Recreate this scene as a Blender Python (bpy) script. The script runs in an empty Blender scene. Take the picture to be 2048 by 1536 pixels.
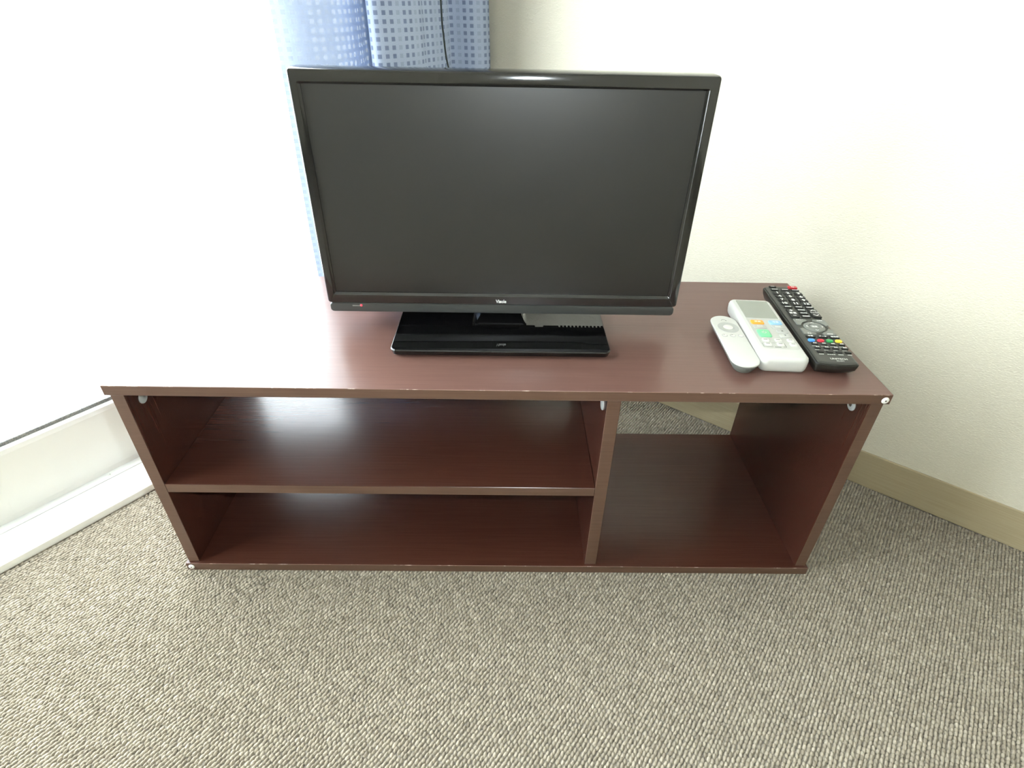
import bpy, bmesh, math, random
from mathutils import Vector, Matrix

# ------------------------------------------------------------------ camera, world, lights, exposure
scene = bpy.context.scene
COL = scene.collection
random.seed(7)

CAM = Vector((0.5048343511, -0.5830496786, 0.7752125227))
RT = Vector((0.9998371941, -0.0042434761, 0.0175379071))
UP = Vector((-0.0119906057, 0.5700584164, 0.8215166628))
FW = Vector((0.0134837179, 0.8215932052, -0.5699147257))
cd = bpy.data.cameras.new('camera')
cd.sensor_width = 36.0
cd.lens = 1136.6705 / 2048 * 36.0
cd.clip_start = 0.01
cam = bpy.data.objects.new('camera', cd)
COL.objects.link(cam)
m = Matrix((RT, UP, -FW)).transposed().to_4x4()
m.translation = CAM
cam.matrix_world = m
scene.camera = cam

world = bpy.data.worlds.new('world')
scene.world = world
world.use_nodes = True
wn = world.node_tree
for n in list(wn.nodes):
    wn.nodes.remove(n)
wo = wn.nodes.new('ShaderNodeOutputWorld')
wb = wn.nodes.new('ShaderNodeBackground')
wb.inputs['Color'].default_value = (0.92, 1.0, 1.06, 1)
wb.inputs['Strength'].default_value = 15.5
wn.links.new(wb.outputs[0], wo.inputs[0])

# the camera's own flash, a few centimetres to the right of the lens
fd = bpy.data.lights.new('camera_flash', 'AREA')
fd.shape = 'DISK'
fd.size = 0.018
fd.energy = 4.6
fd.color = (0.88, 0.97, 1.0)
flash = bpy.data.objects.new('camera_flash', fd)
COL.objects.link(flash)
fm = m.copy()
fm.translation = CAM + RT * 0.058 + UP * 0.03 + FW * 0.01
flash.matrix_world = fm

vs = scene.view_settings
vs.view_transform = 'Standard'
vs.look = 'None'
vs.gamma = 1.0
vs.use_curve_mapping = False
vs.exposure = 0.0

# ------------------------------------------------------------------ helpers
def srgb(r, g, b):
    f = lambda c: (c / 255 / 12.92) if c / 255 <= 0.04045 else ((c / 255 + 0.055) / 1.055) ** 2.4
    return (f(r), f(g), f(b), 1.0)


def mat(name, col, rough=0.5, metal=0.0, spec=0.5, coat=0.0, emit=None, estr=0.0):
    M = bpy.data.materials.new(name)
    M.use_nodes = True
    b = M.node_tree.nodes['Principled BSDF']
    b.inputs['Base Color'].default_value = col
    b.inputs['Roughness'].default_value = rough
    b.inputs['Metallic'].default_value = metal
    b.inputs['Specular IOR Level'].default_value = spec
    b.inputs['Coat Weight'].default_value = coat
    if emit:
        b.inputs['Emission Color'].default_value = emit
        b.inputs['Emission Strength'].default_value = estr
    return M


def bsdf(M):
    return M.node_tree.nodes['Principled BSDF']


def nd(M, typ, **kw):
    n = M.node_tree.nodes.new(typ)
    for k, v in kw.items():
        setattr(n, k, v)
    return n


def lk(M, a, b):
    M.node_tree.links.new(a, b)


def coords(M, scale=(1, 1, 1), which='Object', rot=(0, 0, 0)):
    tc = nd(M, 'ShaderNodeTexCoord')
    mp = nd(M, 'ShaderNodeMapping')
    mp.inputs['Scale'].default_value = scale
    mp.inputs['Rotation'].default_value = rot
    lk(M, tc.outputs[which], mp.inputs['Vector'])
    return mp.outputs['Vector']


def noise(M, vec, scale, detail=2.0, rough=0.5):
    n = nd(M, 'ShaderNodeTexNoise')
    n.inputs['Scale'].default_value = scale
    n.inputs['Detail'].default_value = detail
    n.inputs['Roughness'].default_value = rough
    lk(M, vec, n.inputs['Vector'])
    return n.outputs['Fac']


def ramp(M, fac, stops):
    r = nd(M, 'ShaderNodeValToRGB')
    e = r.color_ramp.elements
    while len(e) < len(stops):
        e.new(0.5)
    for i, (p, c) in enumerate(stops):
        e[i].position = p
        e[i].color = c
    lk(M, fac, r.inputs['Fac'])
    return r.outputs['Color']


def bump(M, h, strength, dist):
    b = nd(M, 'ShaderNodeBump')
    b.inputs['Strength'].default_value = strength
    b.inputs['Distance'].default_value = dist
    lk(M, h, b.inputs['Height'])
    lk(M, b.outputs['Normal'], bsdf(M).inputs['Normal'])


def mathn(M, op, a, b=None):
    n = nd(M, 'ShaderNodeMath', operation=op)
    for i, v in enumerate((a, b)):
        if v is None:
            continue
        if isinstance(v, (int, float)):
            n.inputs[i].default_value = v
        else:
            lk(M, v, n.inputs[i])
    return n.outputs[0]


def obj(name, bm, material, parent=None, smooth=False, loc=None, rotz=None):
    me = bpy.data.meshes.new(name)
    bmesh.ops.recalc_face_normals(bm, faces=bm.faces[:])
    bm.to_mesh(me)
    bm.free()
    if material:
        me.materials.append(material)
    if smooth:
        me.polygons.foreach_set('use_smooth', [True] * len(me.polygons))
        if smooth != 'all':
            me.set_sharp_from_angle(angle=math.radians(smooth))
    o = bpy.data.objects.new(name, me)
    COL.objects.link(o)
    if loc is not None:
        o.location = loc
    if rotz is not None:
        o.rotation_euler = (0, 0, rotz)
    if parent:
        o.parent = parent
    return o


def empty(name, loc=(0, 0, 0), rotz=0.0):
    o = bpy.data.objects.new(name, None)
    o.empty_display_size = 0.05
    COL.objects.link(o)
    o.location = loc
    o.rotation_euler = (0, 0, rotz)
    return o


def tag(o, label=None, cat=None, group=None, kind=None):
    if label:
        o['label'] = label
    if cat:
        o['category'] = cat
    if group:
        o['group'] = group
    if kind:
        o['kind'] = kind
    return o


def box(bm, x0, x1, y0, y1, z0, z1, bev=0.0, seg=2):
    b = bmesh.new()
    vs_ = [b.verts.new((x, y, z)) for x in (x0, x1) for y in (y0, y1) for z in (z0, z1)]
    for f in ((0, 1, 3, 2), (4, 6, 7, 5), (0, 4, 5, 1), (2, 3, 7, 6), (0, 2, 6, 4), (1, 5, 7, 3)):
        b.faces.new([vs_[i] for i in f])
    if bev > 0:
        bmesh.ops.bevel(b, geom=b.edges[:], offset=bev, segments=seg, profile=0.5, affect='EDGES')
    merge(bm, b)
    return bm


def merge(bm, b):
    me = bpy.data.meshes.new('tmp')
    bmesh.ops.recalc_face_normals(b, faces=b.faces[:])
    b.to_mesh(me)
    b.free()
    bm.from_mesh(me)
    bpy.data.meshes.remove(me)


def bx(*a, **k):
    return box(bmesh.new(), *a, **k)


def prism(bm, pts, axis, a0, a1):
    """extrude a 2-D outline along axis ('x','y' or 'z')"""
    def P(p, a):
        if axis == 'x':
            return (a, p[0], p[1])
        if axis == 'y':
            return (p[0], a, p[1])
        return (p[0], p[1], a)
    lo = [bm.verts.new(P(p, a0)) for p in pts]
    hi = [bm.verts.new(P(p, a1)) for p in pts]
    bm.faces.new(lo)
    bm.faces.new(hi[::-1])
    n = len(pts)
    for i in range(n):
        bm.faces.new((lo[i], lo[(i + 1) % n], hi[(i + 1) % n], hi[i]))
    return bm


def rr_outline(w, l, r, n=6, bulge=0.0):
    """rounded rectangle, centred; bulge bows the two short ends out"""
    out = []
    r = min(r, w / 2 - 1e-5, l / 2 - 1e-5)
    for (cx, cy, a0) in ((w / 2 - r, l / 2 - r, 0), (-w / 2 + r, l / 2 - r, 90), (-w / 2 + r, -l / 2 + r, 180), (w / 2 - r, -l / 2 + r, 270)):
        for i in range(n + 1):
            a = math.radians(a0 + 90 * i / n)
            out.append([cx + r * math.cos(a), cy + r * math.sin(a)])
        if bulge and a0 in (0, 180):
            for k in range(1, 6):
                t = k / 6
                x = (w / 2 - r) * (1 - 2 * t)
                if a0 == 180:
                    x = -x
                out.append([x, cy + (r if a0 == 0 else -r)])
    if bulge:
        for p in out:
            b = bulge * (1 - (p[0] / (w / 2)) ** 2)
            p[1] += b * (1 if p[1] > 0 else -1)
    return out


def loft_rr(bm, w, l, r, layers, cx=0, cy=0, n=6, bulge=0.0, ends=None):
    """stack rounded-rectangle outlines: layers = [(inset, z), ...]"""
    rings = []
    for lay in layers:
        ins, z = lay[0], lay[1]
        dy = lay[2] if len(lay) > 2 else 0.0
        o = rr_outline(w - 2 * ins, l - 2 * ins - dy, max(r - ins, 0.0004), n, bulge)
        rings.append([bm.verts.new((cx + x, cy + y + dy / 2, z)) for x, y in o])
    bm.faces.new(rings[0][::-1])
    bm.faces.new(rings[-1])
    k = len(rings[0])
    for a, b in zip(rings, rings[1:]):
        for i in range(k):
            bm.faces.new((a[i], a[(i + 1) % k], b[(i + 1) % k], b[i]))
    return bm


def lathe(bm, prof, n=24, M=None):
    """surface of revolution about z: prof = [(r, z), ...]"""
    rings = []
    for r, z in prof:
        if r < 1e-7:
            rings.append([bm.verts.new((0, 0, z))])
        else:
            rings.append([bm.verts.new((r * math.cos(2 * math.pi * i / n), r * math.sin(2 * math.pi * i / n), z)) for i in range(n)])
    for a, b in zip(rings, rings[1:]):
        for i in range(n):
            j = (i + 1) % n
            q = [a[i % len(a)], a[j % len(a)], b[j % len(b)], b[i % len(b)]]
            q = list(dict.fromkeys(q))
            if len(q) > 2:
                bm.faces.new(q)
    if M is not None:
        bmesh.ops.transform(bm, matrix=M, verts=bm.verts[:])
    return bm


def tube(bm, pts, r, n=10):
    P = [Vector(p) for p in pts]
    rings = []
    for i, p in enumerate(P):
        t = (P[min(i + 1, len(P) - 1)] - P[max(i - 1, 0)]).normalized()
        a = t.cross(Vector((0.3, 0.9, 0.2))).normalized()
        b = t.cross(a)
        rings.append([bm.verts.new(p + r * (math.cos(2 * math.pi * k / n) * a + math.sin(2 * math.pi * k / n) * b)) for k in range(n)])
    bm.faces.new(rings[0][::-1])
    bm.faces.new(rings[-1])
    for a, b in zip(rings, rings[1:]):
        for k in range(n):
            bm.faces.new((a[k], a[(k + 1) % n], b[(k + 1) % n], b[k]))
    return bm


def smooth_path(pts, sub=10):
    P = [Vector(p) for p in pts]
    P = [P[0] * 2 - P[1]] + P + [P[-1] * 2 - P[-2]]
    out = []
    for i in range(1, len(P) - 2):
        for k in range(sub):
            t = k / sub
            a, b, c, d = P[i - 1], P[i], P[i + 1], P[i + 2]
            out.append(0.5 * ((2 * b) + (c - a) * t + (2 * a - 5 * b + 4 * c - d) * t * t + (3 * b - a - 3 * c + d) * t ** 3))
    out.append(P[-2])
    return out


def text_obj(name, body, size, material, parent, loc, rot=(0, 0, 0), bold=0.0, sx=1.0, extrude=0.00008, sy=1.0):
    c = bpy.data.curves.new('tmp_text', 'FONT')
    c.body = body
    c.size = 1.0
    c.align_x = 'CENTER'
    c.align_y = 'CENTER'
    c.offset = bold
    c.extrude = extrude / size
    c.resolution_u = 3
    t = bpy.data.objects.new('tmp_text', c)
    COL.objects.link(t)
    dg = bpy.context.evaluated_depsgraph_get()
    me = bpy.data.meshes.new_from_object(t.evaluated_get(dg))
    bpy.data.objects.remove(t)
    bpy.data.curves.remove(c)
    if len(me.vertices):
        xs = [v.co.x for v in me.vertices]
        ys = [v.co.y for v in me.vertices]
        cx, cy = (min(xs) + max(xs)) / 2, (min(ys) + max(ys)) / 2
        for v in me.vertices:
            v.co.x = (v.co.x - cx) * size * sx
            v.co.y = (v.co.y - cy) * size * sy
            v.co.z *= size
    me.name = name
    me.materials.clear()
    me.materials.append(material)
    o = bpy.data.objects.new(name, me)
    COL.objects.link(o)
    o.location = loc
    o.rotation_euler = rot
    o.parent = parent
    return o


# ------------------------------------------------------------------ materials
def wood_mat(name, sc, tones=((58, 31, 23), (64, 36, 27), (71, 42, 33)), rough=0.21):
    M = mat(name, srgb(66, 32, 24), 0.34, spec=0.5)
    v = coords(M, sc)
    g = noise(M, v, 1.0, 4.0, 0.65)
    c = ramp(M, g, [(0.25, srgb(*tones[0])), (0.5, srgb(*tones[1])), (0.78, srgb(*tones[2]))])
    lk(M, c, bsdf(M).inputs['Base Color'])
    bsdf(M).inputs['Roughness'].default_value = rough + 0.05
    return M


WOOD_X = wood_mat('dark_wood_laminate', (9, 420, 420))
WOOD_Z = wood_mat('dark_wood_laminate_upright', (420, 420, 9))
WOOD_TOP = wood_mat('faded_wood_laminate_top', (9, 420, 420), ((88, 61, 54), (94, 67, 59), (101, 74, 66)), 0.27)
EDGE = wood_mat('brown_edge_band', (9, 420, 420), ((80, 56, 43), (88, 63, 49), (95, 71, 57)), 0.36)
# worn arris: pale rubbed chips, with the bevel's highlight painted in, along the front edges
WORN_GLINT = mat('worn_highlight_arris', srgb(120, 84, 70), 0.4)
v = coords(WORN_GLINT, (60, 8, 8))
lk(WORN_GLINT, ramp(WORN_GLINT, noise(WORN_GLINT, v, 1.0, 3.0, 0.7), [(0.56, srgb(108, 82, 70)), (0.68, srgb(190, 172, 160))]), bsdf(WORN_GLINT).inputs['Base Color'])
NICKEL = mat('grey_plastic_fitting', srgb(170, 172, 170), 0.4)
CAPW = mat('white_cap', srgb(236, 236, 230), 0.35)
CAPHOLE = mat('cap_hole', srgb(70, 60, 52), 0.6)

BLACKG = mat('glossy_black_plastic', srgb(22, 22, 21), 0.09, spec=0.9)
BASEG = mat('mirror_black_base', srgb(9, 9, 9), 0.02, spec=0.6)
BLACKM = mat('satin_black_plastic', srgb(56, 57, 55), 0.42)
BLACKB = mat('matte_black_housing', srgb(18, 18, 18), 0.6)
SCREEN = mat('antiglare_screen', srgb(18, 18, 15), 0.37, spec=0.8)
LETTER_W = mat('white_lettering', srgb(235, 235, 232), 0.5)
LED = mat('red_led', srgb(200, 20, 30), 0.4, emit=(1, 0.05, 0.08, 1), estr=2.2)
LEDBAR = mat('led_window', srgb(120, 120, 115), 0.25)
RAILW = mat('white_window_rail', srgb(236, 236, 230), 0.28)
GASKET = mat('dark_glazing_gasket', srgb(70, 72, 70), 0.7)
v = coords(GASKET, (1, 1, 1))
lk(GASKET, ramp(GASKET, noise(GASKET, v, 420, 3), [(0.35, srgb(104, 106, 108)), (0.7, srgb(156, 156, 146))]), bsdf(GASKET).inputs['Base Color'])


def wall_mat():
    M = mat('embossed_cream_wallpaper', srgb(213, 207, 189), 0.85, spec=0.25)
    v = coords(M, (300, 300, 640))
    a = noise(M, v, 1.0, 2.0)
    vo = nd(M, 'ShaderNodeTexVoronoi')
    vo.inputs['Scale'].default_value = 0.8
    lk(M, v, vo.inputs['Vector'])
    h = mathn(M, 'ADD', a, mathn(M, 'MULTIPLY', vo.outputs['Distance'], 0.6))
    bump(M, h, 0.62, 0.0012)
    return M


WALL = wall_mat()
CEIL = mat('white_ceiling', srgb(238, 236, 228), 0.9)


def base_mat():
    M = mat('pale_oak_baseboard', srgb(186, 168, 132), 0.5, spec=0.4)
    v = coords(M, (10, 10, 420))
    g = noise(M, v, 1.0, 4.0, 0.6)
    lk(M, ramp(M, g, [(0.3, srgb(158, 144, 114)), (0.7, srgb(170, 157, 128))]), bsdf(M).inputs['Base Color'])
    return M


BASE = base_mat()


def glass_mat():
    """frosted wired glass: diffusing pane with faint diagonal wires"""
    M = bpy.data.materials.new('frosted_wired_glass')
    M.use_nodes = True
    t = M.node_tree
    t.nodes.remove(t.nodes['Principled BSDF'])
    tr = t.nodes.new('ShaderNodeBsdfTranslucent')
    tr.inputs['Color'].default_value = (0.97, 0.98, 0.975, 1)
    lk(M, tr.outputs[0], t.nodes['Material Output'].inputs['Surface'])
    return M


GLASS = glass_mat()
WIRE = mat('glass_wire', srgb(150, 148, 130), 0.5)


def curtain_mat():
    M = bpy.data.materials.new('blue_checked_curtain')
    M.use_nodes = True
    t = M.node_tree
    t.nodes.remove(t.nodes['Principled BSDF'])
    tc = nd(M, 'ShaderNodeTexCoord')
    sep = nd(M, 'ShaderNodeSeparateXYZ')
    lk(M, tc.outputs['UV'], sep.inputs[0])
    fx = mathn(M, 'FRACT', mathn(M, 'MULTIPLY', sep.outputs[0], 1 / 0.0140))
    fy = mathn(M, 'FRACT', mathn(M, 'MULTIPLY', sep.outputs[1], 1 / 0.0125))
    inx = mathn(M, 'LESS_THAN', fx, 0.50)
    iny = mathn(M, 'LESS_THAN', fy, 0.52)
    col = mathn(M, 'FRACT', mathn(M, 'MULTIPLY', mathn(M, 'FLOOR', mathn(M, 'MULTIPLY', sep.outputs[0], 1 / 0.0140)), 0.37))
    wt = mathn(M, 'ADD', mathn(M, 'MULTIPLY', mathn(M, 'GREATER_THAN', col, 0.30), 0.62), 0.38)
    sq = mathn(M, 'MULTIPLY', mathn(M, 'MULTIPLY', inx, iny), wt)
    # woven cross threads: faint
    v = coords(M, (900, 900, 1), 'UV')
    w = noise(M, v, 1.0, 2)
    base = ramp(M, w, [(0.3, srgb(184, 200, 228)), (0.7, srgb(206, 217, 238))])
    mx = nd(M, 'ShaderNodeMix', data_type='RGBA')
    lk(M, sq, mx.inputs['Factor'])
    lk(M, base, mx.inputs['A'])
    mx.inputs['B'].default_value = srgb(132, 146, 178)
    df = nd(M, 'ShaderNodeBsdfDiffuse')
    lk(M, mx.outputs['Result'], df.inputs['Color'])
    mt = nd(M, 'ShaderNodeMix', data_type='RGBA')
    lk(M, sq, mt.inputs['Factor'])
    mt.inputs['A'].default_value = (0.055, 0.070, 0.105, 1)
    mt.inputs['B'].default_value = (0.19, 0.20, 0.22, 1)
    tl = nd(M, 'ShaderNodeBsdfTranslucent')
    lk(M, mt.outputs['Result'], tl.inputs['Color'])
    ad = nd(M, 'ShaderNodeMixShader')
    ad.inputs[0].default_value = 0.30
    lk(M, df.outputs[0], ad.inputs[1])
    lk(M, tl.outputs[0], ad.inputs[2])
    lk(M, ad.outputs[0], t.nodes['Material Output'].inputs['Surface'])
    return M


CURTAIN = curtain_mat()


def carpet_mat(loops):
    M = mat('beige_loop_carpet' if loops else 'beige_carpet_backing', srgb(190, 183, 166), 0.95, spec=0.1)
    if loops:
        at = nd(M, 'ShaderNodeAttribute', attribute_name='tone')
        c = ramp(M, at.outputs['Fac'], [(0.0, srgb(120, 111, 97)), (0.5, srgb(150, 141, 125)), (1.0, srgb(175, 166, 150))])
        lk(M, c, bsdf(M).inputs['Base Color'])
        bump(M, noise(M, coords(M), 1100, 2), 0.7, 0.0012)
    else:
        v = coords(M)
        lk(M, ramp(M, noise(M, v, 220, 2), [(0.3, srgb(104, 97, 88)), (0.7, srgb(150, 143, 132))]), bsdf(M).inputs['Base Color'])
        bump(M, noise(M, v, 220, 2), 0.6, 0.003)
    return M


CARPET = carpet_mat(True)
CARPET_BACK = carpet_mat(False)

# ------------------------------------------------------------------ the room (built in its own axes u, v; the corner is turned to the stand)
ANG = -math.radians(38.1)
CA, SA = math.cos(math.radians(38.1)), math.sin(math.radians(38.1))
U0, V1 = -0.236, 0.9055          # window wall and plain wall planes
U1, V0, ZC = 2.9, -2.7, 2.4
W_V0, W_V1, W_Z1 = -1.25, 0.68, 1.92   # window opening


def uv2w(u, v_, z):
    return Vector((u * CA + v_ * SA, -u * SA + v_ * CA, z))


def room(name, bm, m_, **k):
    o = obj(name, bm, m_, rotz=ANG, **k)
    tag(o, kind='structure')
    return o


tag(room('floor', bx(U0 - 0.2, U1 + 0.1, V0 - 0.1, V1 + 0.1, -0.08, -0.0028), CARPET_BACK), 'beige looped carpet floor', None)
room('ceiling', bx(U0 - 0.2, U1 + 0.1, V0 - 0.1, V1 + 0.1, ZC, ZC + 0.1), CEIL)
tag(room('wall_right', bx(U0 - 0.17, U1 + 0.1, V1, V1 + 0.1, 0, ZC), WALL), 'cream embossed wallpaper wall to the right')
room('wall_back', bx(U1, U1 + 0.1, V0, V1, 0, ZC), WALL)
room('wall_rear', bx(U0 - 0.17, U1 + 0.1, V0 - 0.1, V0, 0, ZC), WALL)
bm = bmesh.new()
box(bm, U0 - 0.17, U0, W_V1, V1, 0, ZC)
box(bm, U0 - 0.17, U0, V0, W_V0, 0, ZC)
box(bm, U0 - 0.17, U0, W_V0, W_V1, W_Z1, ZC)
tag(room('wall_left', bm, WALL), 'wall around the balcony window')
tag(room('baseboard_right', bx(U0, U1, V1 - 0.0048, V1, -0.001, 0.0735, bev=0.001), BASE), 'pale wood baseboard along the cream wall')
room('baseboard_left', bx(U0, U0 + 0.0048, W_V1 + 0.03, V1 - 0.005, -0.001, 0.0735, bev=0.001), BASE)

# window: sill track, two sliding sashes with frosted wired panes
win = tag(empty('window_1', (0, 0, 0), ANG), 'white framed sliding window with frosted glass', kind='structure')
prof = [(-0.232, -0.001), (-0.2215, 0.0006), (-0.2215, 0.0132), (-0.2228, 0.0148), (-0.2860, 0.0205), (-0.2862, 0.012), (-0.40, 0.012), (-0.40, -0.001)]
obj('window_sill', prism(bmesh.new(), prof, 'y', W_V0, W_V1), RAILW, win)
obj('sill_strip', bx(-0.3062, -0.2872, W_V0, W_V1, 0.010, 0.0212, bev=0.0006), RAILW, win)
for vv in (0.012, -0.55):
    s = obj('screw', lathe(bmesh.new(), [(0, 0.0009), (0.0016, 0.0006), (0.0018, 0.0012), (0.0036, 0.0009), (0.0038, 0)], 16), RAILW, win, smooth=40, loc=(-0.2965, vv, 0.0211))
    obj('screw_slot', bx(-0.0016, 0.0016, -0.0003, 0.0003, 0.0004, 0.00125), GASKET, s)
obj('window_jamb', bx(-0.40, -0.232, W_V1 - 0.03, W_V1, 0.012, W_Z1, bev=0.001), RAILW, win)
obj('window_jamb', bx(-0.40, -0.232, W_V0, W_V0 + 0.03, 0.012, W_Z1, bev=0.001), RAILW, win)
obj('window_head', bx(-0.40, -0.232, W_V0 + 0.03, W_V1 - 0.03, W_Z1 - 0.04, W_Z1, bev=0.001), RAILW, win)


def sash(uf, v0, v1, st, st0, joint):
    """one sliding sash: bottom rail, stiles, top rail, gasket, pane; uf = room-side face"""
    zt = W_Z1 - 0.04
    rp = [(uf, 0.0205), (uf - 0.0015, 0.030), (uf - 0.0015, 0.142), (uf - 0.003, 0.150), (uf - 0.008, 0.1535), (uf - 0.030, 0.1535), (uf - 0.030, 0.0205)]
    if joint is None:
        obj('sash_rail', prism(bmesh.new(), rp, 'y', v0 + st0, v1 - st), RAILW, win)
    else:                                   # bottom rail in two lengths with a fine joint
        obj('sash_rail', prism(bmesh.new(), rp, 'y', joint, v1 - st), RAILW, win)
        obj('sash_rail', prism(bmesh.new(), [(a - 0.0007, b - 0.0003) for a, b in rp], 'y', v0 + st0, joint + 0.001), RAILW, win)
    obj('sash_stile', bx(uf - 0.030, uf - 0.0009, v0, v0 + st0, 0.0205, zt, bev=0.0006), RAILW, win)
    obj('sash_stile', bx(uf - 0.030, uf - 0.0005, v1 - st, v1, 0.0205, zt, bev=0.001), RAILW, win)
    obj('sash_rail', bx(uf - 0.030, uf - 0.0015, v0 + st0, v1 - st, zt - 0.06, zt, bev=0.001), RAILW, win)
    obj('gasket', bx(uf - 0.019, uf - 0.0085, v0 + st0, v1 - st, 0.1530, 0.1605, bev=0.0015), GASKET, win)
    pane = obj('glass_pane', bx(uf - 0.021, uf - 0.014, v0 + st0, v1 - st, 0.156, zt - 0.055), GLASS, win)
    return pane


sash(-0.3060, -0.330, W_V1 - 0.03, 0.035, 0.035, -0.130)
sash(-0.3420, W_V0 + 0.03, -0.290, 0.035, 0.035, None)

# ------------------------------------------------------------------ carpet pile: loops in rows that run along the window wall
PL = 0.24
NR, NC = 48, 37
bm = bmesh.new()
tone = []
rs = random.Random(3)
SEG = 7
for i in range(NR):
    off = rs.random()
    for j in range(NC):
        cx = (i + 0.5 + rs.uniform(-0.10, 0.10)) * PL / NR - PL / 2
        cy = (j + off + rs.uniform(-0.14, 0.14)) * PL / NC - PL / 2
        a = rs.uniform(-0.22, 0.22) + 0.12
        ca, sa = math.cos(a), math.sin(a)
        rx, ry = 0.00235 * rs.uniform(0.88, 1.12), 0.0046 * rs.uniform(0.8, 1.12)
        h = 0.0038 * rs.uniform(0.82, 1.08)
        z0 = -0.0031
        t = rs.gauss(0.5, 0.13)
        rings = []
        for q, (rf, zf) in enumerate(((1.0, 0.0), (0.86, 0.55), (0.5, 0.88))):
            ring = []
            for k in range(SEG):
                th = 2 * math.pi * k / SEG
                x, y = rx * rf * math.cos(th), ry * rf * math.sin(th) + 0.0007 * zf
                ring.append(bm.verts.new((cx + x * ca - y * sa, cy + x * sa + y * ca, z0 + h * zf)))
                tone.append(t)
            rings.append(ring)
        top = bm.verts.new((cx - 0.0008 * sa, cy + 0.0008 * ca, z0 + h))
        tone.append(t)
        for r0, r1 in zip(rings, rings[1:]):
            for k in range(SEG):
                bm.faces.new((r0[k], r0[(k + 1) % SEG], r1[(k + 1) % SEG], r1[k]))
        for k in range(SEG):
            bm.faces.new((rings[-1][k], rings[-1][(k + 1) % SEG], top))
pme = bpy.data.meshes.new('pile_patch')
bm.to_mesh(pme)
bm.free()
pme.polygons.foreach_set('use_smooth', [True] * len(pme.polygons))
pme.materials.append(CARPET)
pa = pme.attributes.new('tone', 'FLOAT', 'POINT')
pa.data.foreach_set('value', tone)
patch = bpy.data.objects.new('pile_patch', pme)

pts = []
u = -0.2300 + PL / 2
while u < 1.9:
    w = V1 - 0.006 - PL / 2
    while w > -1.15:
        pts.append((u, w, 0))
        w -= PL
    u += PL
cme = bpy.data.meshes.new('carpet_pile')
cme.from_pydata(pts, [], [])
cme.materials.append(CARPET)
carpet = bpy.data.objects.new('carpet_pile', cme)
COL.objects.link(carpet)
carpet.rotation_euler = (0, 0, ANG)
tag(carpet, 'beige looped carpet pile covering the floor', 'carpet', kind='stuff')
ng = bpy.data.node_groups.new('carpet_loops', 'GeometryNodeTree')
ng.interface.new_socket('Geometry', in_out='INPUT', socket_type='NodeSocketGeometry')
ng.interface.new_socket('Geometry', in_out='OUTPUT', socket_type='NodeSocketGeometry')
gi = ng.nodes.new('NodeGroupInput')
go = ng.nodes.new('NodeGroupOutput')
ip = ng.nodes.new('GeometryNodeInstanceOnPoints')
oi = ng.nodes.new('GeometryNodeObjectInfo')
oi.inputs['Object'].default_value = patch
ng.links.new(gi.outputs[0], ip.inputs['Points'])
ng.links.new(oi.outputs['Geometry'], ip.inputs['Instance'])
ng.links.new(ip.outputs[0], go.inputs[0])
mo = carpet.modifiers.new('loops', 'NODES')
mo.node_group = ng

# ------------------------------------------------------------------ TV stand
H, D, T = 0.3605, 0.3357, 0.0148
OV, REC, PT, TB = 0.0036, 0.0047, 0.0172, 0.0152
DX, DTH, SH, ST, SREC = 0.6380, 0.0180, 0.1860, 0.0159, 0.0045
BV = 0.0005
stand = tag(empty('tv_stand', (0.5, D / 2, 0)), 'dark brown low wooden tv stand with open shelves across the room corner', 'tv stand')


def sp(name, x0, x1, y0, y1, z0, z1, m_):
    o = obj(name, bx(x0 - 0.5, x1 - 0.5, y0 - D / 2, y1 - D / 2, z0, z1, bev=BV, seg=1), m_, stand)
    o.data.materials.append(EDGE)
    o.data.materials.append(WORN_GLINT)
    #         # the boards' front edges carry a paler edge band
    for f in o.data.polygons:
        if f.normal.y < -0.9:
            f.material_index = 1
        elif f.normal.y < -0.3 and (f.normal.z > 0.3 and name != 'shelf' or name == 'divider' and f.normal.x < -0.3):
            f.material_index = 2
    return o


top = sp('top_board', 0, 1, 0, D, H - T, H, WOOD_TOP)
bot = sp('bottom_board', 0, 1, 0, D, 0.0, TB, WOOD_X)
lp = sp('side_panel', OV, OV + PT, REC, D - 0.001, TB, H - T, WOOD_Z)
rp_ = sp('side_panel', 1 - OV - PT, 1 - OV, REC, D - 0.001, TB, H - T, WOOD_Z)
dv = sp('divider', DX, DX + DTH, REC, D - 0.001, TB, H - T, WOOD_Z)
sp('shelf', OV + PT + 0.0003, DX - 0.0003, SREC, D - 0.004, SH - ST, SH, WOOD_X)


def fitting(par, x, y, z, sgn, hole):
    M_ = Matrix.Translation((x - 0.5, y - D / 2, z)) @ Matrix.Rotation(math.radians(90 * sgn), 4, 'Y')
    o = obj('cam_fitting', lathe(bmesh.new(), [(0, 0.0021), (0.0072, 0.0021), (0.0084, 0.0012), (0.0086, 0)], 24, M_), NICKEL, par, smooth=40)
    if hole:
        obj('fitting_slot', lathe(bmesh.new(), [(0, 0.0026), (0.0028, 0.0026), (0.0032, 0.0020)], 6, M_), CAPHOLE, o)


fitting(lp, OV + PT, 0.034, 0.3185, 1, False)
fitting(rp_, 1 - OV - PT, 0.036, 0.3185, -1, True)
fitting(dv, DX, 0.031, 0.3185, -1, False)


def cap(par, x, z):
    M_ = Matrix.Translation((x - 0.5, -D / 2, z)) @ Matrix.Rotation(math.radians(90), 4, 'X')
    o = obj('screw_cap', lathe(bmesh.new(), [(0, 0.0014), (0.0036, 0.0013), (0.0047, 0.0006), (0.0049, -0.0002)], 20, M_), CAPW, par, smooth=40)
    obj('cap_hole', lathe(bmesh.new(), [(0, 0.0019), (0.0010, 0.0018), (0.0012, 0.0012)], 10, M_), CAPHOLE, o)


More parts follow.
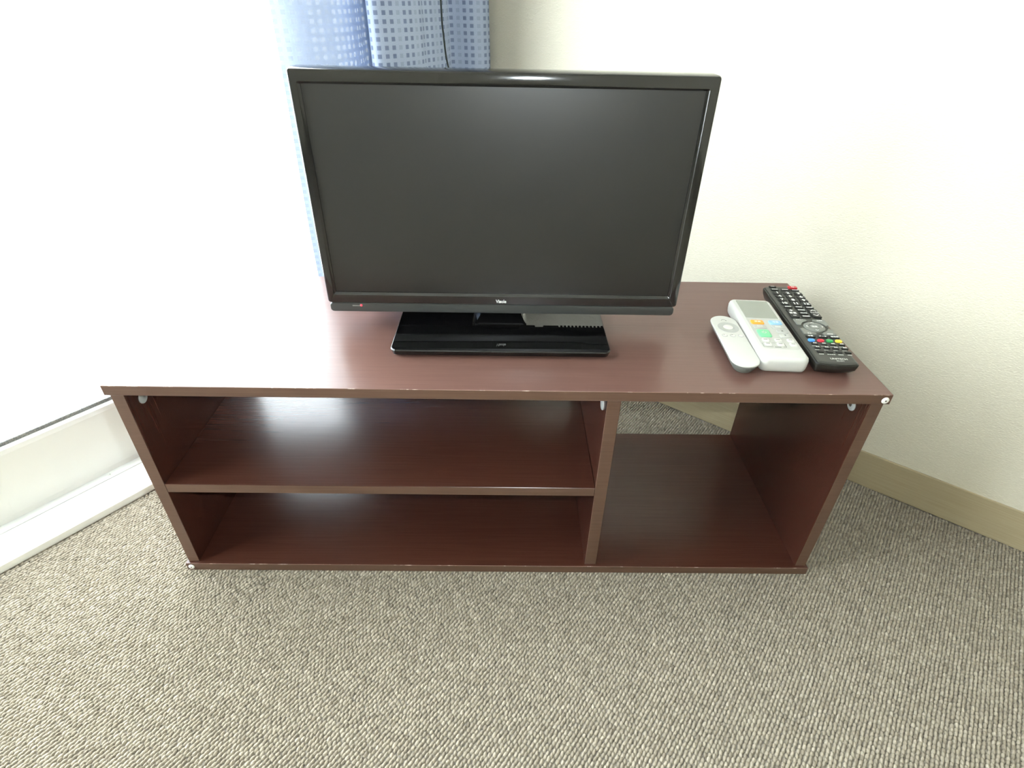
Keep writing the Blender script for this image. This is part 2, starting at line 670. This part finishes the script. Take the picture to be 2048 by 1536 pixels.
cap(top, 0.9922, 0.3520)
cap(bot, 0.0078, 0.0076)

# ------------------------------------------------------------------ television
TX0, TX1, TY, TZ0, TZ1 = 0.2522, 0.7508, 0.150, 0.3898, 0.6985
TCX = 0.5005
SX0, SX1, SZ0, SZ1 = 0.2652, 0.7360, 0.4200, 0.6825
tv = tag(empty('television', (TCX, 0.165, H)), 'black flat screen television standing on the dark wooden stand', 'television')
o3 = Vector((TCX, 0.165, H))


def tp(name, bm, m_, par=None, smooth=False):
    if par is None:
        bmesh.ops.translate(bm, vec=-o3, verts=bm.verts[:])
        return obj(name, bm, m_, tv, smooth=smooth)
    bmesh.ops.translate(bm, vec=-o3, verts=bm.verts[:])
    return obj(name, bm, m_, par, smooth=smooth)


def ring_outline(x0, x1, z0, z1, r, n=5):
    o = rr_outline(x1 - x0, z1 - z0, r, n)
    cx, cz = (x0 + x1) / 2, (z0 + z1) / 2
    return [(cx + a, cz + b) for a, b in o]


def bezel_mesh():
    """picture-frame bezel lofted from outlines: rim, rounded front, inner slope to the screen"""
    bm = bmesh.new()
    zb = 0.4042
    lays = [  # x0,x1,z0,z1,r,y
        (TX0 + 0.0005, TX1 - 0.0005, zb, TZ1 - 0.0005, 0.004, TY + 0.0340),
        (TX0, TX1, zb, TZ1, 0.004, TY + 0.0300),
        (TX0, TX1, zb, TZ1, 0.004, TY + 0.0030),
        (TX0 + 0.0009, TX1 - 0.0009, zb + 0.0004, TZ1 - 0.0009, 0.0036, TY + 0.0009),
        (TX0 + 0.0028, TX1 - 0.0028, zb + 0.0009, TZ1 - 0.0028, 0.003, TY),
        (SX0 - 0.0034, SX1 + 0.0034, SZ0 - 0.0034, SZ1 + 0.0022, 0.0016, TY + 0.0006),
        (SX0 - 0.0024, SX1 + 0.0024, SZ0 - 0.0022, SZ1 + 0.0012, 0.0012, TY + 0.0016),
        (SX0, SX1, SZ0, SZ1, 0.0006, TY + 0.0030),
        (SX0, SX1, SZ0, SZ1, 0.0006, TY + 0.0060),
    ]
    rings = [[bm.verts.new((x, y, z)) for x, z in ring_outline(a, b, c, d, r)] for a, b, c, d, r, y in lays]
    k = len(rings[0])
    for p, q in zip(rings, rings[1:]):
        for i in range(k):
            bm.faces.new((p[i], p[(i + 1) % k], q[(i + 1) % k], q[i]))
    # close the back between rim and screen pocket
    p, q = rings[-1], rings[0]
    for i in range(k):
        bm.faces.new((p[i], p[(i + 1) % k], q[(i + 1) % k], q[i]))
    return bm


bez = tp('bezel', bezel_mesh(), BLACKG, smooth=35)
tp('screen', bx(SX0 - 0.001, SX1 + 0.001, TY + 0.0046, TY + 0.0058, SZ0 - 0.001, SZ1 + 0.001), SCREEN)
bm = bmesh.new()
lz = [(TX0 + 0.0022, TX1 - 0.0030, TZ0 + 0.0003, 0.4036, 0.004, TY + 0.028), (TX0 + 0.0016, TX1 - 0.0024, TZ0, 0.4039, 0.005, TY + 0.024),
      (TX0 + 0.0016, TX1 - 0.0024, TZ0, 0.4039, 0.005, TY + 0.0024), (TX0 + 0.0024, TX1 - 0.0032, TZ0 + 0.0008, 0.4034, 0.0045, TY + 0.0010), (TX0 + 0.0034, TX1 - 0.0042, TZ0 + 0.0018, 0.4030, 0.004, TY + 0.0006)]
rings = [[bm.verts.new((x, y, z)) for x, z in ring_outline(a, b, c, d, r)] for a, b, c, d, r, y in lz]
k = len(rings[0])
for p, q in zip(rings, rings[1:]):
    for i in range(k):
        bm.faces.new((p[i], p[(i + 1) % k], q[(i + 1) % k], q[i]))
bm.faces.new(rings[0])
bm.faces.new(rings[-1][::-1])
trim = tp('lower_trim', bm, BLACKM, smooth=35)
# power indicator window and red light in the trim
tp('indicator_window', bx(0.2862, 0.2975, TY + 0.0001, TY + 0.002, 0.3988, 0.4006, bev=0.0003), LEDBAR, trim)
ledm = lathe(bmesh.new(), [(0, 0.0012), (0.0011, 0.0010), (0.0016, 0.0)], 14, Matrix.Translation((0.2988, TY + 0.0004, 0.4004)) @ Matrix.Rotation(math.radians(90), 4, 'X'))
tp('power_light', ledm, LED, trim, smooth='all')
text_obj('brand_lettering', 'Visole', 0.0070, LETTER_W, bez, (0.4987 - TCX, TY - 0.0002 - 0.165, 0.4098 - H), (math.radians(90), 0, 0), bold=0.022, sx=0.86)
# rear housing, stepped in from the bezel, with vent ribs low on the back
bm = bmesh.new()
box(bm, TX0 + 0.012, TX1 - 0.012, TY + 0.0062, TY + 0.0345, 0.4045, TZ1 - 0.012, bev=0.002)
box(bm, TX0 + 0.05, TX1 - 0.05, TY + 0.034, TY + 0.052, 0.44, TZ1 - 0.06, bev=0.008)
cover = tp('back_cover', bm, BLACKB)
tp('port_housing', bx(0.290, 0.456, TY + 0.0245, TY + 0.082, 0.3915, 0.46, bev=0.002), BLACKB)
tp('vent_ledge', bx(0.545, 0.700, TY + 0.0245, TY + 0.0305, 0.3915, 0.4035, bev=0.0003), BLACKB)
for i in range(16):
    x = 0.5905 + 0.0057 * i
    tp('vent_rib', bx(x, x + 0.0033, TY + 0.0303, TY + 0.0362, 0.3915, 0.4035, bev=0.0003, seg=1), BLACKB)
tp('vent_rib', bx(0.536, 0.5515, TY + 0.020, TY + 0.0362, 0.3915, 0.4035, bev=0.001), BLACKB)
tp('vent_rib', bx(0.564, 0.588, TY + 0.0303, TY + 0.0362, 0.3915, 0.4035, bev=0.001), BLACKB)
# pedestal
bm = bmesh.new()
ZB = H + 0.012
B0, B1 = 0.0745, 0.2500
BW = 0.3010
loft_rr(bm, BW, B1 - B0, 0.010, [(0.0045, H + 0.0022), (0.0020, H + 0.0040), (0.0004, H + 0.0090), (0.0, H + 0.0104), (0.0014, ZB), (0.0022, ZB + 0.00005)], cx=0.4995, cy=(B0 + B1) / 2)
base = tp('base', bm, BASEG, smooth=30)
for fx_ in (0.372, 0.627):
    for fy_ in (0.095, 0.230):
        tp('rubber_foot', lathe(bmesh.new(), [(0.006, 0.0), (0.006, 0.0028), (0, 0.0028)], 16, Matrix.Translation((fx_, fy_, H))), BLACKB, base)
bm = bmesh.new()


def quad_ring(x0, x1, y0, y1, z, r=0.004):
    return [bm.verts.new((x, y, z)) for x, y in [((x0 + x1) / 2 + a, (y0 + y1) / 2 + b) for a, b in rr_outline(x1 - x0, y1 - y0, r, 4)]]


nl = [(0.4605, 0.5360, 0.1478, 0.222, ZB - 0.0004), (0.4605, 0.5360, 0.1478, 0.222, ZB + 0.0014), (0.4625, 0.5342, 0.1495, 0.220, ZB + 0.0024), (0.4650, 0.5322, 0.1540, 0.216, ZB + 0.0048),
      (0.4685, 0.5295, 0.1605, 0.212, ZB + 0.0090), (0.4705, 0.5275, 0.1655, 0.208, ZB + 0.0140), (0.4720, 0.5260, 0.1690, 0.206, ZB + 0.0200), (0.4725, 0.5255, 0.1700, 0.205, 0.4600)]
rings = [quad_ring(*l) for l in nl]
k = len(rings[0])
for p, q in zip(rings, rings[1:]):
    for i in range(k):
        bm.faces.new((p[i], p[(i + 1) % k], q[(i + 1) % k], q[i]))
bm.faces.new(rings[0][::-1])
bm.faces.new(rings[-1])
tp('neck', bm, BASEG, smooth=30)

# ------------------------------------------------------------------ remotes
PURE = mat('white_remote_plastic', srgb(192, 192, 185), 0.4)
PANEL = mat('pale_grey_key_panel', srgb(178, 178, 170), 0.45)
WKEY = mat('white_rubber_key', srgb(204, 204, 196), 0.4)
GKEY = mat('grey_rubber_key', srgb(172, 173, 166), 0.45)
ORANGE = mat('orange_key', srgb(232, 152, 48), 0.4)
SKY = mat('light_blue_key', srgb(134, 176, 206), 0.4)
GREEN = mat('pale_green_key', srgb(116, 196, 144), 0.4)
LCD = mat('grey_lcd', srgb(138, 141, 130), 0.25)
DARKT = mat('dark_print', srgb(88, 88, 82), 0.6)
RBLACK = mat('black_remote_plastic', srgb(34, 34, 30), 0.38)
RFACE = mat('dark_grey_remote_face', srgb(44, 45, 41), 0.35)
RKEY = mat('black_rubber_key', srgb(30, 30, 27), 0.5)
RGREY = mat('mid_grey_key', srgb(112, 114, 108), 0.4)
RED = mat('red_key', srgb(186, 34, 42), 0.35)
RED2 = mat('crimson_key', srgb(196, 40, 58), 0.35)
BLUE = mat('blue_key', srgb(64, 140, 226), 0.35)
GRN2 = mat('green_key', srgb(36, 142, 72), 0.35)
YEL = mat('yellow_key', srgb(228, 198, 56), 0.35)
SHELL = mat('grey_remote_shell', srgb(104, 107, 101), 0.45)
RING = mat('silver_ring', srgb(164, 165, 160), 0.4)
LETTER_G = mat('grey_lettering', srgb(205, 206, 200), 0.5)
mm = 0.001


def key(par, name, x0, x1, y0, y1, z, h, m_, r=1.2):
    """soft-edged key: corners in mm, z and h in metres"""
    w, l = abs(x1 - x0) * mm, abs(y1 - y0) * mm
    b = loft_rr(bmesh.new(), w, l, min(r * mm, w / 2.05, l / 2.05), [(0, z - 0.0004), (0, z + h * 0.6), (0.0002, z + h * 0.88), (0.0006, z + h)], (x0 + x1) / 2 * mm, (y0 + y1) / 2 * mm, n=3)
    return obj(name, b, m_, par, smooth=40)


def txt(par, s, x, y, z, size, m_=None, bold=0.01, sx=1.0, name='lettering', rz=0.0, sy=1.0):
    return text_obj(name, s, size * mm, m_ or LETTER_W, par, (x * mm, y * mm, z), (0, 0, rz), bold=bold, sx=sx, sy=sy)


def bars(par, x, y, z, w, h, m_=None, n=3):
    """a row of tiny print too small to read, as flat printed dashes"""
    b = bmesh.new()
    for i in range(n):
        x0 = x - w / 2 + w * i / n
        box(b, x0 * mm, (x0 + w / n * 0.8) * mm, (y - h / 2) * mm, (y + h / 2) * mm, z, z + 0.0001)
    return obj('printed_mark', b, m_ or LETTER_W, par)


def power_icon(par, x, y, z, r, m_):
    b = bmesh.new()
    n = 20
    o, i_ = [], []
    for k_ in range(n + 1):
        a = math.radians(90 + 38 + (360 - 76) * k_ / n)
        o.append(((x + r * math.cos(a)) * mm, (y + r * math.sin(a)) * mm))
        i_.append(((x + r * 0.68 * math.cos(a)) * mm, (y + r * 0.68 * math.sin(a)) * mm))
    vo = [b.verts.new((*p, z + 0.0001)) for p in o]
    vi = [b.verts.new((*p, z + 0.0001)) for p in i_]
    for k_ in range(n):
        b.faces.new((vo[k_], vo[k_ + 1], vi[k_ + 1], vi[k_]))
    box(b, (x - r * 0.16) * mm, (x + r * 0.16) * mm, (y + r * 0.2) * mm, (y + r * 1.15) * mm, z, z + 0.0001)
    return obj('power_symbol', b, m_, par)


def tri(par, x, y, z, w, h, m_, up=True):
    s = 1 if up else -1
    b = prism(bmesh.new(), [((x - w / 2) * mm, (y - s * h / 2) * mm), ((x + w / 2) * mm, (y - s * h / 2) * mm), (x * mm, (y + s * h / 2) * mm)], 'z', z, z + 0.0001)
    return obj('arrow_mark', b, m_, par)


def chevron(par, x, y, z, w, h, m_, ang):
    b = bmesh.new()
    t_ = 0.22 * w
    prism(b, [(-w / 2 * mm, -h / 2 * mm), (0, h / 2 * mm), (w / 2 * mm, -h / 2 * mm), (w / 2 * mm, (-h / 2 - t_) * mm), (0, (h / 2 - t_) * mm), (-w / 2 * mm, (-h / 2 - t_) * mm)], 'z', z, z + 0.0001)
    bmesh.ops.transform(b, matrix=Matrix.Translation((x * mm, y * mm, 0)) @ Matrix.Rotation(ang, 4, 'Z'), verts=b.verts[:])
    return obj('arrow_mark', b, m_, par)


GRP = 'remote controls lying side by side on the stand'

# white air-conditioner remote
ac = tag(empty('remote_control', (0.88178, 0.13599, H), math.radians(-3.31)), 'white air conditioner remote with grey display and orange, blue and green keys, in the middle', 'remote control', GRP)
b = loft_rr(bmesh.new(), 0.0640, 0.1775, 0.010, [(0.0050, 0.0), (0.0022, 0.0014), (0.0008, 0.0045), (0.0, 0.0100), (0.0, 0.0170), (0.0010, 0.0200), (0.0030, 0.0219), (0.0055, 0.0225)], n=8)
obj('body', b, PURE, ac, smooth=40)
ZA = 0.0225
face = obj('key_panel', loft_rr(bmesh.new(), 0.0505, 0.0870, 0.004, [(0, ZA - 0.0005), (0, ZA + 0.0002), (0.0003, ZA + 0.0003)], 0.0015, -0.0190, n=4), PANEL, ac)
scr = key(ac, 'display', -22.5, 24.5, 24.5, 81.0, ZA - 0.0001, 0.0005, LCD, r=0.8)
zk = ZA + 0.0003
k1 = key(ac, 'button', -19.5, -1.5, 4.6, 15.6, zk, 0.0016, ORANGE, 2.2)
txt(k1, '暖房', -10, 10.8, zk + 0.0016, 4.6)
k2 = key(ac, 'button', 6.3, 24.2, 4.8, 15.8, zk, 0.0016, SKY, 2.2)
txt(k2, '冷房', 15.4, 11.0, zk + 0.0016, 4.6)
k3 = key(ac, 'button', -19.8, -1.5, -8.0, 0.4, zk, 0.0014, GKEY, 1.8)
bars(k3, -10.5, -2.6, zk + 0.0014, 8, 2.6, WKEY, 3)
k4 = key(ac, 'button', 6.0, 24.2, -7.8, 0.6, zk, 0.0014, GKEY, 1.8)
bars(k4, 15.2, -2.4, zk + 0.0014, 8, 2.6, WKEY, 3)
k5 = key(ac, 'button', -19.2, -2.0, -32.6, -13.0, zk, 0.0018, GREEN, 2.6)
power_icon(k5, -10.6, -21.5, zk + 0.0018, 3.2, WKEY)
k6 = key(ac, 'button', 9.2, 24.4, -20.5, -11.8, zk, 0.0014, GKEY, 1.8)
tri(k6, 16.8, -14.8, zk + 0.0014, 3.6, 3.2, DARKT, True)
k7 = key(ac, 'button', 9.6, 24.4, -33.4, -24.4, zk, 0.0014, GKEY, 1.8)
tri(k7, 17.0, -27.6, zk + 0.0014, 3.6, 3.2, DARKT, False)
for (x0, y1) in ((-18.9, -37.4), (-1.7, -37.0), (15.4, -36.6), (-18.9, -48.4), (-1.9, -48.0), (15.4, -47.6)):
    kk = key(ac, 'button', x0, x0 + 9.2, y1 - 8.4, y1, zk, 0.0014, WKEY, 2.0)
    bars(kk, x0 + 4.6, y1 - 3.4, zk + 0.0014, 5.2, 1.3, DARKT, 4)
# thin printed bracket round the two lower keys
b = bmesh.new()
zz = zk
for (x0, x1, y0, y1) in ((-21.6, -21.1, -58.6, -48.6), (-21.6, -9, -59.0, -58.5), (4.5, 9.0, -59.0, -58.5), (8.6, 9.1, -58.6, -48.6), (-8.2, -3.4, -48.4, -48.0)):
    box(b, x0 * mm, x1 * mm, y0 * mm, y1 * mm, zz, zz + 0.0001)
obj('printed_bracket', b, DARKT, ac)
bars(ac, -2.4, -59.0, zz, 8.5, 1.4, DARKT, 4)

# black television remote
tvr = tag(empty('remote_control', (0.94975, 0.15804, H), math.radians(-3.62)), 'long black television remote with white numerals and red power key, nearest the cream wall', 'remote control', GRP)
W_, L_ = 0.0560, 0.2330
b = loft_rr(bmesh.new(), W_, L_, 0.0035, [(0.0075, 0.0, 0.006), (0.0050, 0.0022, 0.003), (0.0018, 0.0090), (0.0002, 0.0150), (0.0, 0.0178), (0.0008, 0.0186)], n=4, bulge=0.0028)
obj('body', b, RBLACK, tvr, smooth=35)
ZR = 0.0208
cxr = 1.3
obj('face_plate', loft_rr(bmesh.new(), W_ - 0.0035, L_ - 0.0010, 0.003, [(0.0, 0.0180), (0.0002, ZR - 0.0012), (0.0022, ZR - 0.0001), (0.0040, ZR)], 0.0, 0.0, n=4, bulge=0.0030), RFACE, tvr, smooth=35)


def rk(x, y, w, h, m_=RKEY, hh=0.0017, r=1.0):
    return key(tvr, 'button', x - w / 2, x + w / 2, y - h / 2, y + h / 2, ZR, hh, m_, r)


ZT = ZR + 0.0017
q = rk(-14.0, 113.6, 11, 5.0)
txt(q, 'LINE', -14.0, 114.4, ZT, 3.0)
q = rk(17.8, 113.2, 14.5, 8.2, RED, 0.0022, 2.0)
power_icon(q, 17.8, 113.4, ZR + 0.0022, 2.3, LETTER_W)
for x in (-13.8, 2.4, 18.6):
    q = rk(x, 102.6, 12, 4.4)
    bars(q, x, 103.2, ZT, 9.5, 1.8, LETTER_W, 4)
nums = 1
for r_, y in enumerate((90.4, 78.2, 66.0, 53.6)):
    for c_, x in enumerate((-13.8, 2.7, 19.2)):
        q = rk(x, y - 0.6, 12.5, 8.4)
        txt(q, str(nums), x, y + 0.5, ZT, 9.0, bold=0.035, sx=1.08 if nums < 10 else 0.98)
        nums += 1
for x in (-13.0, 3.2, 19.2):
    q = rk(x, 41.0, 12.5, 4.6)
    bars(q, x, 41.6, ZT, 9.5, 2.0, LETTER_W, 4)
q = rk(-13.0, 20.2, 12.5, 26.0)
txt(q, '+', -13.0, 28.8, ZT, 10, bold=0.03)
txt(q, '音量', -13.0, 20.8, ZT, 5.6, bold=0.02)
txt(q, '−', -13.0, 12.4, ZT, 8.5, bold=0.04)
q = rk(20.2, 22.4, 12.5, 26.0)
chevron(q, 20.2, 32.0, ZT, 8.0, 3.2, LETTER_W, 0)
txt(q, 'チャンネル', 20.2, 24.0, ZT, 4.4, bold=0.02, sx=0.55, sy=1.1)
chevron(q, 20.2, 15.4, ZT, 8.0, 3.2, LETTER_W, math.pi)
for y, s in ((31.4, None), (21.4, 'MUTE'), (11.4, None)):
    q = rk(3.5, y - 0.4, 13.0, 5.2)
    if s:
        txt(q, s, 3.5, y + 0.3, ZT, 3.8, bold=0.02)
    else:
        bars(q, 3.5, y + 0.3, ZT, 10.5, 2.2, LETTER_W, 5)
# grey corner keys round the direction ring
DC = (3.6, -20.6)


def corner_key(sx, sy, s):
    X0, Y0 = DC
    pts_ = []
    ox, oy = X0 + sx * 22.5, Y0 + sy * 22.5
    a0 = math.degrees(math.atan2(22.5, 6.0))
    a1 = math.degrees(math.atan2(8.0, 22.5))
    pts_.append((ox, oy))
    pts_.append((X0 + sx * 5.2, oy))
    for i in range(7):
        a = math.radians(77 + (13 - 77) * i / 6)
        rr_ = 18.0
        pts_.append((X0 + sx * rr_ * math.cos(a), Y0 + sy * rr_ * math.sin(a)))
    pts_.append((ox, Y0 + sy * 6.0))
    P_ = [(p[0] * mm, p[1] * mm) for p in pts_]
    bb = prism(bmesh.new(), P_, 'z', ZR - 0.0003, ZR + 0.0014)
    bmesh.ops.bevel(bb, geom=[e for e in bb.edges if e.verts[0].co.z > ZR and e.verts[1].co.z > ZR], offset=0.0004, segments=2, affect='EDGES')
    o = obj('button', bb, RGREY, tvr)
    return o


for sx_, sy_, s in ((-1, 1, 'メニュー'), (1, 1, '番組表'), (-1, -1, '戻る'), (1, -1, None)):
    q = corner_key(sx_, sy_, s)
    if s:
        txt(q, s, DC[0] + sx_ * 14.5, DC[1] + sy_ * 20.0, ZR + 0.0014, 2.8, bold=0.01)
    else:
        bars(q, DC[0] + sx_ * 14.5, DC[1] + sy_ * 20.0, ZR + 0.0014, 8.0, 1.8, LETTER_W, 4)
o = obj('direction_ring', lathe(bmesh.new(), [(0.0074, -0.0003), (0.0074, 0.0012), (0.0082, 0.0019), (0.0136, 0.0018), (0.0146, 0.0010), (0.0147, -0.0003)], 40, Matrix.Translation((DC[0] * mm, DC[1] * mm, ZR))), RGREY, tvr, smooth=40)
for dx_, dy_, a in ((0, 11.2, 0), (0, -11.2, math.pi), (-11.2, 0, math.pi / 2), (11.2, 0, -math.pi / 2)):
    chevron(o, DC[0] + dx_, DC[1] + dy_, ZR + 0.0020, 4.4, 2.0, LETTER_W, a)
q = obj('button', lathe(bmesh.new(), [(0.0070, -0.0003), (0.0070, 0.0012), (0.0063, 0.0018), (0, 0.0018)], 32, Matrix.Translation((DC[0] * mm, DC[1] * mm, ZR))), RGREY, tvr, smooth=40)
txt(q, '決定', DC[0], DC[1], ZR + 0.0019, 4.2, bold=0.02)
for x, s in ((-12.2, '字幕'), (4.5, 'データ'), (20.9, '番組表')):
    q = rk(x, -49.2, 13.0, 4.8)
    txt(q, s, x, -48.4, ZT, 3.6, bold=0.02)
for x, m_ in ((-14.8, BLUE), (-2.2, RED2), (10.0, GRN2), (22.2, YEL)):
    rk(x, -59.6, 9.2, 6.6, m_, 0.0020, 3.0)
for r_, (y, dots) in enumerate(((-68.6, 1), (-78.6, 1), (-88.8, 0))):
    for x in (-13.8, -1.6, 10.6, 22.6):
        q = rk(x, y - 0.8, 8.4, 4.6)
        if dots:
            bars(q, x + 0.4, y + 0.4, ZT, 5.0, 1.8, LETTER_W, 2)
        if r_:
            bars(tvr, x - 2.0, y + 4.8, ZR, 6.0, 1.0, LETTER_G, 4)
for x, w in ((-14.2, 6.5), (-1.0, 11.0), (11.5, 7.0), (23.2, 6.0)):
    bars(tvr, x, -95.0, ZR, w, 1.6, LETTER_G, 4)
txt(tvr, 'UNITECH', 4.2, -105.8, ZR, 5.2, LETTER_G, bold=0.02, sx=1.02, name='brand_lettering')
txt(tvr, 'RC-D71', 4.2, -111.0, ZR, 3.0, LETTER_G, bold=0.02, name='model_lettering')

# small white streaming-box remote
sm = tag(empty('remote_control', (0.82707, 0.10831, H), math.radians(-2.29)), 'small rounded white remote with grey ring and three round buttons, leftmost of three', 'remote control', GRP)
b = loft_rr(bmesh.new(), 0.0388, 0.1412, 0.0193, [(0.0004, 0.0136), (0.0, 0.0146), (0.0001, 0.0156), (0.0008, 0.0163), (0.0022, 0.0165)], n=12)
obj('body', b, PURE, sm, smooth=30)
b = loft_rr(bmesh.new(), 0.0388, 0.1412, 0.0193, [(0.0088, 0.0), (0.0070, 0.0014), (0.0034, 0.0070), (0.0014, 0.0112), (0.0006, 0.0136)], n=12)
obj('lower_shell', b, SHELL, sm, smooth=30)
ZS = 0.0165
o = obj('direction_ring', lathe(bmesh.new(), [(0.0072, -0.0002), (0.0072, 0.0003), (0.0150, 0.0004), (0.0153, -0.0002)], 40, Matrix.Translation((0.0010, 0.0338, ZS))), RING, sm, smooth=30)
obj('button', lathe(bmesh.new(), [(0.0068, -0.0002), (0.0068, 0.0006), (0.0060, 0.0008), (0, 0.0005)], 32, Matrix.Translation((0.0012, 0.0342, ZS))), WKEY, sm, smooth=40)
for x, dark in ((-10.3, 1), (1.2, 1), (12.4, 0)):
    q = obj('button', lathe(bmesh.new(), [(0.0040, -0.0002), (0.0040, 0.0002), (0.0034, 0.0005), (0, 0.0003)], 24, Matrix.Translation((x * mm, 0.0100, ZS))), RING, sm, smooth=40)
    obj('button_face', lathe(bmesh.new(), [(0.0030, 0.0003), (0.0028, 0.0007), (0, 0.0007)], 20, Matrix.Translation(((x + 0.1) * mm, 0.0098, ZS))), WKEY, q, smooth=40)
    if dark:
        bars(q, x - 0.6, 11.0, ZS + 0.0007, 2.4, 1.0, DARKT, 2)
# curved symbol above the ring
b = bmesh.new()
n = 10
ri, ro = 3.4, 4.2
vi, vo = [], []
for k_ in range(n + 1):
    a = math.radians(20 + 140 * k_ / n)
    vi.append(b.verts.new(((0.2 + ri * math.cos(a)) * mm, (53.6 + ri * math.sin(a)) * mm, ZS + 0.0001)))
    vo.append(b.verts.new(((0.2 + ro * math.cos(a)) * mm, (53.6 + ro * math.sin(a)) * mm, ZS + 0.0001)))
for k_ in range(n):
    b.faces.new((vi[k_], vi[k_ + 1], vo[k_ + 1], vo[k_]))
box(b, 2.6 * mm, 4.4 * mm, 54.0 * mm, 54.8 * mm, ZS, ZS + 0.0001)
obj('printed_symbol', b, DARKT, sm)
obj('port', bx(-0.0022, 0.0022, -0.0700, -0.0670, 0.0090, 0.0104, bev=0.0003), DARKT, sm)

# ------------------------------------------------------------------ curtain gathered at the corner end of the window
fold = [(-0.182, 0.451), (-0.168, 0.466), (-0.156, 0.486), (-0.148, 0.512), (-0.147, 0.542), (-0.156, 0.580), (-0.180, 0.620), (-0.205, 0.648), (-0.200, 0.664), (-0.165, 0.636), (-0.128, 0.595), (-0.106, 0.582),
        (-0.094, 0.598), (-0.088, 0.640), (-0.092, 0.680), (-0.103, 0.704), (-0.106, 0.728), (-0.116, 0.770), (-0.140, 0.806), (-0.150, 0.819), (-0.138, 0.830), (-0.112, 0.840), (-0.098, 0.858), (-0.100, 0.882), (-0.122, 0.894), (-0.160, 0.899)]
path = smooth_path([(a, b_, 0) for a, b_ in fold], 5)
s_arc = [0.0]
for a, b_ in zip(path, path[1:]):
    s_arc.append(s_arc[-1] + (b_ - a).length)
ZTOP, ZBOT, NZ = 2.02, 0.035, 40
bm = bmesh.new()
uvl = bm.loops.layers.uv.new('UVMap')
grid = []
for i in range(NZ + 1):
    z = ZBOT + (ZTOP - ZBOT) * i / NZ
    row = []
    for p_, s_ in zip(path, s_arc):
        wob = 0.004 * math.sin(9 * z + 3 * p_.y) * min(1, max(0, 1.9 - z))
        row.append((bm.verts.new((p_.x + wob, p_.y, z)), s_, z))
    grid.append(row)
for i in range(NZ):
    for j in range(len(path) - 1):
        q = [grid[i][j], grid[i][j + 1], grid[i + 1][j + 1], grid[i + 1][j]]
        f = bm.faces.new([t_[0] for t_ in q])
        for lo, t_ in zip(f.loops, q):
            lo[uvl].uv = (t_[1], t_[2])
cu = tag(empty('curtain', uv2w(-0.14, 0.67, 0), ANG), 'light blue translucent curtain with small squares gathered behind the television', 'curtain')
org = Vector((-0.14, 0.67, 0))
bmesh.ops.translate(bm, vec=-org, verts=bm.verts[:])
cl = obj('fabric', bm, CURTAIN, cu, smooth='all')
bm = tube(bmesh.new(), [(-0.13, W_V0 - 0.05, 2.036), (-0.13, V1 - 0.01, 2.036)], 0.011, 12)
rail = tag(obj('curtain_rail', bm, RAILW, rotz=ANG, smooth=40), 'white curtain rail above the window', 'curtain rail')

# ------------------------------------------------------------------ dark cable that hangs in front of the curtain down to the set
cab = [(-0.098, 0.742, 2.00), (-0.097, 0.741, 1.4), (-0.095, 0.7405, 1.0), (-0.093, 0.7400, 0.757), (-0.0915, 0.7415, 0.705), (-0.0895, 0.7480, 0.655), (-0.080, 0.7620, 0.610), (-0.05, 0.765, 0.56)]
pw = [uv2w(*c_) for c_ in cab]
pw.append(Vector((0.47, 0.30, 0.535)))
pw.append(Vector((0.50, 0.203, 0.530)))
CABLE = mat('dark_green_cable', srgb(28, 40, 36), 0.5)
tag(obj('antenna_cable', tube(bmesh.new(), smooth_path(pw, 10), 0.0017, 8), CABLE, smooth='all'), 'thin dark cable hanging in front of the blue curtain', 'cable')
